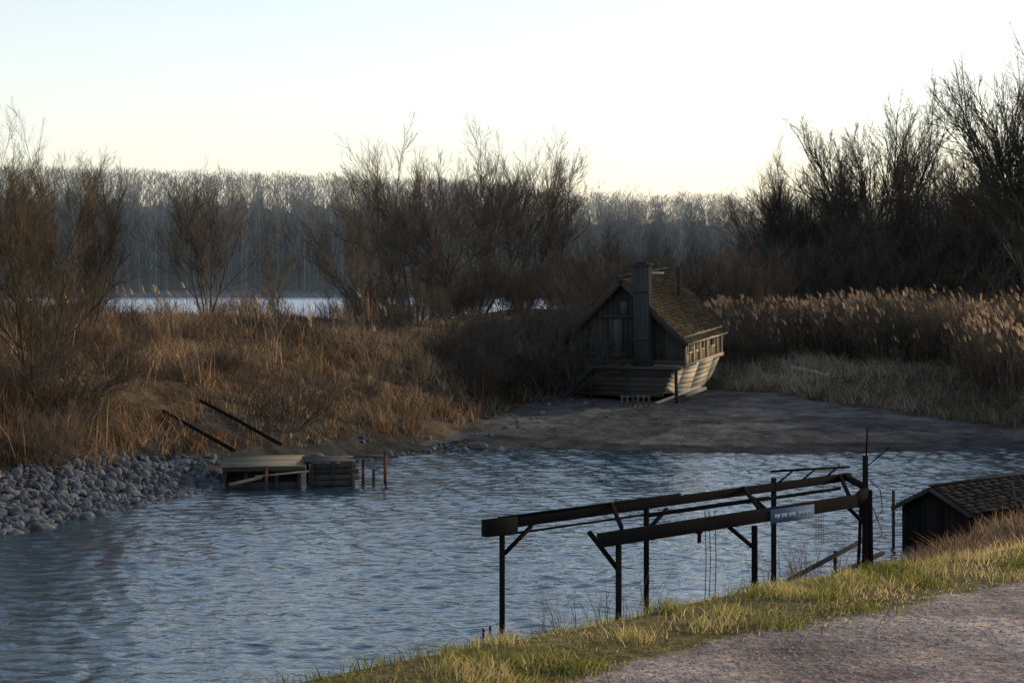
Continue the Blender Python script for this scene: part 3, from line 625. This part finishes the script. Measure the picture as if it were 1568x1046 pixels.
# ------------------------------------------------------------------ raft
D = 56.8; k = D / F
def wx_(px): return (px - 784) * k
dock = empty('landing_raft', (wx_(460), D, 0), (0, 0, math.radians(8)))
mb = MB()
for i in range(9):
    f0, f1 = i / 9, (i + .94) / 9
    def dp(f): return (-.75 + 2.0 * f, .58 + .12 * f)
    (ya, za), (yb, zb) = dp(f0), dp(f1); e0, e1 = rh.uniform(-.06, .04), rh.uniform(-.05, .05)
    mb.hexa([(-2.25 + e0, ya, za), (.12 + e1, ya, za), (.12 + e1, yb, zb), (-2.25 + e0, yb, zb), (-2.25 + e0, ya, za + .04), (.12 + e1, ya, za + .04), (.12 + e1, yb, zb + .04), (-2.25 + e0, yb, zb + .04)])
mb.out('left_deck', M_deck, dock)
mb = MB()
mb.beam((-2.2, -.72, .51), (.1, -.72, .51), .06, .10); mb.box(-2.2, -2.1, -.6, 1.2, -.3, .52); mb.box(-.1, 0, -.6, 1.2, -.3, .52)
mb.box(-2.09, -.11, .1, .16, -.3, .55); mb.box(-1.6, -1.5, -.68, -.6, -.4, .46); mb.box(-.75, -.65, -.68, -.6, -.4, .46)
mb.box(-2.09, -.11, -.5, -.44, -.2, .14)
mb.out('left_frame', M_wood_dark, dock)
mb = MB(); mb.beam((-2.0, -.85, .12), (-1.1, -.9, .32), .06, .08); mb.beam((-1.3, -.9, .34), (.2, -.8, .46), .06, .05); mb.out('fallen_boards', M_wood_side, dock)
mb = MB()
for r_ in range(5):
    z0 = -.15 + .165 * r_; mb.box(.24 + rh.uniform(-.04, .02), 1.55 + rh.uniform(-.06, .1), -.6 - .01 * r_, -.55 - .01 * r_, z0, z0 + .15)
    mb.box(.2, .24, -.535, .9, z0, z0 + .15); mb.box(1.44, 1.48, -.535, .9, z0, z0 + .15)
for xx in (.27, .85, 1.38): mb.box(xx, xx + .07, -.7, -.65, -.3, .7)
mb.box(.25, 1.42, -.53, -.5, -.2, .6)
mb.out('right_box', M_wood_dark, dock)
mb = MB()
for i in range(7): mb.box(.12 + rh.uniform(-.03, .03), 1.55, -.66 + i * .23, -.45 + i * .23, .69, .725)
mb.box(1.56, 2.45, -.05, .35, .74, .80); mb.out('right_deck', M_wood_grey, dock)
mb = MB()
for xx, z in ((1.75, .7), (2.38, .95), (2.05, .4)): mb.box(xx, xx + .08, .0, .08, -.6, z)
mb.box(-1.02, -.94, -1.06, -.99, -.5, .65); mb.out('posts', M_wood_dark, dock)
mb = MB(); mb.box(2.39, 2.45, -.05, -.005, .1, .8); mb.box(1.76, 1.82, -.05, -.005, .1, .45); mb.box(-1.01, -.95, -1.09, -1.065, .2, .5); mb.out('red_marks', M_red, dock)
pl = empty('mooring_pole', (wx_(350), D, 0))
mb = MB(); mb.tube([(.1, .3, .95), (-1.2, 1.7, 1.45), (-2.4, 3.0, 1.9)], .06, 8, .05); mb.out('pole', M_black, pl)
pl = empty('mooring_pole', (wx_(420), D, 0))
mb = MB(); mb.tube([(.1, .6, 1.1), (-1.3, 2.2, 1.65), (-2.7, 3.8, 2.15)], .06, 8, .05); mb.out('pole', M_black, pl)

# ------------------------------------------------------------------ boat lift
lift = empty('boat_lift_frame', (0, 0, 0))
def A(d): return (d - 30.4, d)
def Bp(d): return (d - 27.4, d)
zt = 2.2
mb = MB(); a0, a1 = A(30.0), A(36.6); b0, b1 = Bp(28.66), Bp(33.1)
mb.beam((*a0, zt), (*a1, zt + .08), .10, .14); mb.beam((*b0, zt - .03), (*b1, zt + .03), .12, .20)
mb.beam((a0[0] - .02, a0[1] + .02, zt - .03), (A(30.45)[0], A(30.45)[1], zt - .03), .14, .26)
mb.out('rail_beams', M_black, lift, bevel=.008)
mb = MB()
for d, pr in ((30.25, .04), (32.6, .12), (35.0, .22)):
    x, y = A(d); mb.beam((x, y, -.4), (x, y, zt + pr), .085, .085)
for d in (28.95, 31.2): x, y = Bp(d); mb.beam((x, y, -.2), (x, y, zt - .14), .085, .085)
mb.out('posts', M_black, lift)
mb = MB()
def br(pf, d, s): x, y = pf(d); x2, y2 = pf(d + s * .42); mb.beam((x, y, zt - .45), (x2, y2, zt - .08), .05, .05)
br(A, 30.28, 1); br(Bp, 31.15, -1); br(A, 35, -1); br(A, 32.55, 1)
x, y = Bp(28.95); mb.beam((x, y, zt - .5), (x - .42, y + .3, zt + .02), .055, .055)
for da, db in ((32.0, 29.0), (34.4, 31.3), (36.4, 33.0)):
    mb.beam((*A(da), zt + .11), (*Bp(db), zt + .1), .05, .06)
mb.beam((*A(30.2), zt + .1), (*A(33.2), zt + .13), .04, .04)
mb.beam((*A(34.95), zt + .34), (*A(36.6), zt + .26), .03, .04)
for d in (35.1, 35.6, 36.1): mb.beam((*A(d), zt + .13), (*A(d + .28), zt + .3), .025, .025)
mb.beam((*A(30.3), zt - .16), (*A(34.9), zt - .1), .03, .03)
mid = lambda d: (d - 28.9, d)
mb.beam((*mid(31.0), zt + .04), (*mid(34.6), zt + .08), .04, .05)
mb.out('braces', M_black, lift)
mb = MB(); ex, ey = (1325 - 784) / F * 34.6, 34.6
mb.beam((ex, ey, .2), (ex, ey, 2.85), .11, .11, taper=.75); mb.beam((ex + .02, ey + .02, 2.85), (ex + .04, ey + .02, 3.32), .025, .025); mb.beam((ex + .12, ey + .05, .3), (ex + .09, ey + .05, 2.25), .07, .07)
mb.beam((ex - .12, ey + .1, .5), (ex - .05, ey + .1, 2.2), .05, .05); mb.beam((ex - .02, ey, 2.62), (ex + .42, ey - .1, 3.02), .02, .02)
mb.beam((*b1, zt), (ex, ey, zt + .02), .12, .16); mb.beam((*A(36.5), zt + .1), (ex, ey, zt + .1), .08, .1)
mb.beam((ex - .45, ey - .45, zt - .12), (ex, ey, zt - .55), .05, .05)
mb.out('end_post', M_black, lift)
mb = MB()
mb.tube([(ex + .05, ey - .08, 2.1), (ex + .2, ey - .1, 1.75), (ex + .28, ey - .1, 1.5), (ex + .1, ey - .1, 1.35)], .008, 4)
for dx in (0, .07, .16):
    x, y = mid(32.0); mb.tube([(x + dx, y, zt), (x + dx + .02, y, 1.4), (x + dx, y, .75)], .007, 4)
for i in range(6):
    x, y = A(36.0); mb.tube([(x - .12 + i * .03, y, zt), (x - .12 + i * .03, y, 1.1)], .003, 4)
mb.tube([(ex, ey, 2.5), (ex + .25, ey - .05, 2.25), (ex + .3, ey, 1.9), (ex + .06, ey, 1.6)], .008, 4)
mb.out('ropes', M_steel, lift)
mb = MB(); x, y = mid(31.9); mb.tube([(x, y, 2.05), (x, y, 1.7)], .035, 6); mb.box(x - .05, x + .05, y - .04, y + .04, 1.85, 2.0); mb.out('hoist_block', M_steel, lift)
n_ = Vector((1, -1, 0)).normalized() * .075
s0 = Vector((*Bp(31.42), 0)) + n_; s1 = Vector((*Bp(32.22), 0)) + n_; t_ = n_.normalized() * .015
def plate(mb, s0, s1, z0, z1, off):
    o = n_.normalized() * off
    mb.hexa([(*(s0 + o).xy, z0), (*(s1 + o).xy, z0), (*(s1 + o - t_).xy, z0), (*(s0 + o - t_).xy, z0), (*(s0 + o).xy, z1), (*(s1 + o).xy, z1), (*(s1 + o - t_).xy, z1), (*(s0 + o - t_).xy, z1)])
mb = MB(); plate(mb, s0, s1, zt - .13, zt + .09, .012); mb.out('sign_plate', M_sign, lift)
mb = MB(); sd = s1 - s0
for i in range(26):
    if i in (4, 9, 15, 16): continue
    a = s0 + sd * (.08 + i * .032); c = s0 + sd * (.08 + i * .032 + .018); plate(mb, a, c, zt - .04 - .01 * (i % 3), zt + .01, .018)
mb.out('sign_letters', M_signt, lift)
st = empty('mooring_stakes', (-.35, 29.9, 0)); mb = MB()
for dx, h_ in ((-.08, .68), (.02, .72), (.32, .6)): mb.beam((dx, 0, 0), (dx, 0, h_), .035, .035)
mb.beam((-.1, 0, .52), (.05, 0, .5), .03, .03); mb.out('stakes', M_black, st)
gp = empty('shore_gangway', (0, 0, 0)); mb = MB(); mb.beam((5.0, 37.2, .2), (6.9, 38.8, .85), .10, .05); mb.beam((5.2, 37.0, .05), (7.2, 38.6, .6), .07, .07); mb.beam((6.2, 38.2, -.3), (6.2, 38.2, .7), .06, .06); mb.out('planks', M_wood_dark, gp)

# ------------------------------------------------------------------ gabled boat shed on the right
shed = empty('boat_shed', (9.25, 43.5, .16), (0, 0, math.radians(45)))
mb = MB(); SW, SL, SE, SA = .86, 4.6, .74, 1.18
nb_ = 11
for i in range(nb_):
    y0 = -SW + 2 * SW * i / nb_; y1 = -SW + 2 * SW * (i + .95) / nb_
    z0_, z1_ = (SE + (SA - SE) * (1 - abs(q_) / SW) - .03 for q_ in (y0, y1)); j = rh.uniform(0, .02)
    mb.hexa([(-j, y0, -.6), (-j, y1, -.6), (.03, y1, -.6), (.03, y0, -.6), (-j, y0, z0_), (-j, y1, z1_), (.03, y1, z1_), (.03, y0, z0_)])
for i in range(28):
    x0 = .04 + i * .16; mb.box(x0, x0 + .152, -SW - rh.uniform(0, .02), -SW + .03, -.6, SE)
mb.box(.05, SL, -SW + .04, -SW + .06, -.6, SE - .02); mb.box(.05, SL, SW - .03, SW, -.6, SE - .02); mb.box(.035, .05, -SW + .07, SW - .04, -.6, SE)
mb.out('walls', M_black, shed)
for sgn in (1, -1):
    mb = MB(); sl_ = math.hypot(SW, SA - SE); vx, vz = SW / sl_, (SA - SE) / sl_; T = sl_ + .14
    for r_ in range(9):
        t0, t1 = T * r_ / 9, T * (r_ + 1.12) / 9; xx = -.18
        while xx < SL:
            w = rh.uniform(.15, .5); h0, h1 = .01, .03 + rh.uniform(0, .015)
            def pq(t, x, h): return (x, sgn * (t * vx + h * vz), SA - t * vz + h * vx)
            mb.hexa([pq(t0, xx, h0), pq(t1, xx, h1), pq(t1, xx + w - .01, h1), pq(t0, xx + w - .01, h0), pq(t0, xx, h0 + .02), pq(t1, xx, h1 + .02), pq(t1, xx + w - .01, h1 + .02), pq(t0, xx + w - .01, h0 + .02)]); xx += w
    mb.out('roof_slope', M_shroof, shed)
mb = MB(); mb.box(-.2, SL, -.05, .05, SA + .035, SA + .075)
for sgn in (1, -1): mb.beam((-.21, 0, SA - .02), (-.21, sgn * (SW + .14), SE - .09), .03, .08)
mb.beam((1.4, -1.25, .35), (1.9, -.75, 1.25), .04, .04); mb.beam((-.5, .75, -.6), (-.5, .75, 1.1), .05, .05); mb.beam((1.9, -1.45, -.6), (1.9, -1.45, 1.0), .07, .07); mb.beam((1.65, -1.4, -.4), (1.65, -1.4, .75), .05, .05)
mb.beam((1.9, -1.42, .95), (3.2, -1.42, .55), .05, .05); mb.beam((.9, -1.3, -.5), (.9, -1.3, .5), .05, .05)
mb.out('trim_posts', M_wood_dark, shed)

for i, (p0, p1, w) in enumerate([((1222, 600), (1300, 612), .2), ((1300, 615), (1420, 626), .08), ((1400, 624), (1520, 630), .08), ((1500, 634), (1620, 640), .2), ((690, 684), (730, 688), .06), ((752, 628), (800, 640), .09), ((905, 628), (930, 632), .07)]):
    def g(p):
        d = 85.0
        for _ in range(12): xx = (p[0] - 784) / F * d; d = (CAMZ - max(hz(xx, d), 0)) * F / (p[1] - 420)
        return (xx, d, hz(xx, d) + .05)
    dw = empty('driftwood_log', (0, 0, 0)); mb = MB(); a, b_ = Vector(g(p0)), Vector(g(p1)); mdl = a.lerp(b_, .5); mdl.z += .03; mb.tube([a, mdl, b_], w / 2, 8, w / 3); mb.out('log', M_drift if i < 4 else M_wood_grey, dw)

# ------------------------------------------------------------------ sky, sun
az = math.radians(60); el = math.radians(17)
w = bpy.data.worlds.new('World'); scene.world = w; w.use_nodes = True
nt = w.node_tree; nt.nodes.clear(); N = nt.nodes; L = nt.links
o = N.new('ShaderNodeOutputWorld'); bg = N.new('ShaderNodeBackground'); sk = N.new('ShaderNodeTexSky')
sk.sky_type = 'NISHITA'; sk.sun_disc = False; sk.sun_elevation = el; sk.sun_rotation = az; sk.dust_density = 1.5; sk.air_density = 1.0; sk.ozone_density = 1.5
tc = N.new('ShaderNodeTexCoord'); sx_ = N.new('ShaderNodeSeparateXYZ'); L.new(tc.outputs['Generated'], sx_.inputs[0])
hr = ramp(N, [(0.0, (.62, .53, .44)), (0.06, (.50, .46, .42)), (0.14, (.41, .385, .38)), (0.24, (.43, .47, .53)), (0.5, (.32, .39, .51)), (1.0, (.08, .12, .2))]); L.new(sx_.outputs['Z'], hr.inputs[0])
sc_ = N.new('ShaderNodeVectorMath'); sc_.operation = 'SCALE'; sc_.inputs['Scale'].default_value = 6.6; L.new(hr.outputs[0], sc_.inputs[0])
ad = N.new('ShaderNodeVectorMath'); ad.operation = 'ADD'; L.new(sk.outputs[0], ad.inputs[0]); L.new(sc_.outputs[0], ad.inputs[1])
bg.inputs[1].default_value = 0.15
L.new(ad.outputs[0], bg.inputs[0]); L.new(bg.outputs[0], o.inputs[0])
sd_ = Vector((math.sin(az) * math.cos(el), math.cos(az) * math.cos(el), math.sin(el)))
ld = bpy.data.lights.new('sun', 'SUN'); ld.energy = 5.0; ld.angle = math.radians(.5); ld.color = (1, .81, .57)
lo = bpy.data.objects.new('sun', ld); lo.rotation_euler = sd_.to_track_quat('Z', 'Y').to_euler(); lo.location = (40, 20, 40); COL.objects.link(lo)
cam = bpy.data.cameras.new('camera'); cam.lens = 70; cam.sensor_width = 36; cam.shift_y = -103 / 1568; cam.clip_end = 5000; cam.clip_start = .5
co = bpy.data.objects.new('camera', cam); co.location = (0, 0, CAMZ); co.rotation_euler = (math.radians(90), 0, 0); COL.objects.link(co); scene.camera = co
scene.view_settings.view_transform = 'Standard'; scene.view_settings.look = 'None'; scene.view_settings.exposure = 0
print('T all', time.time() - T0)
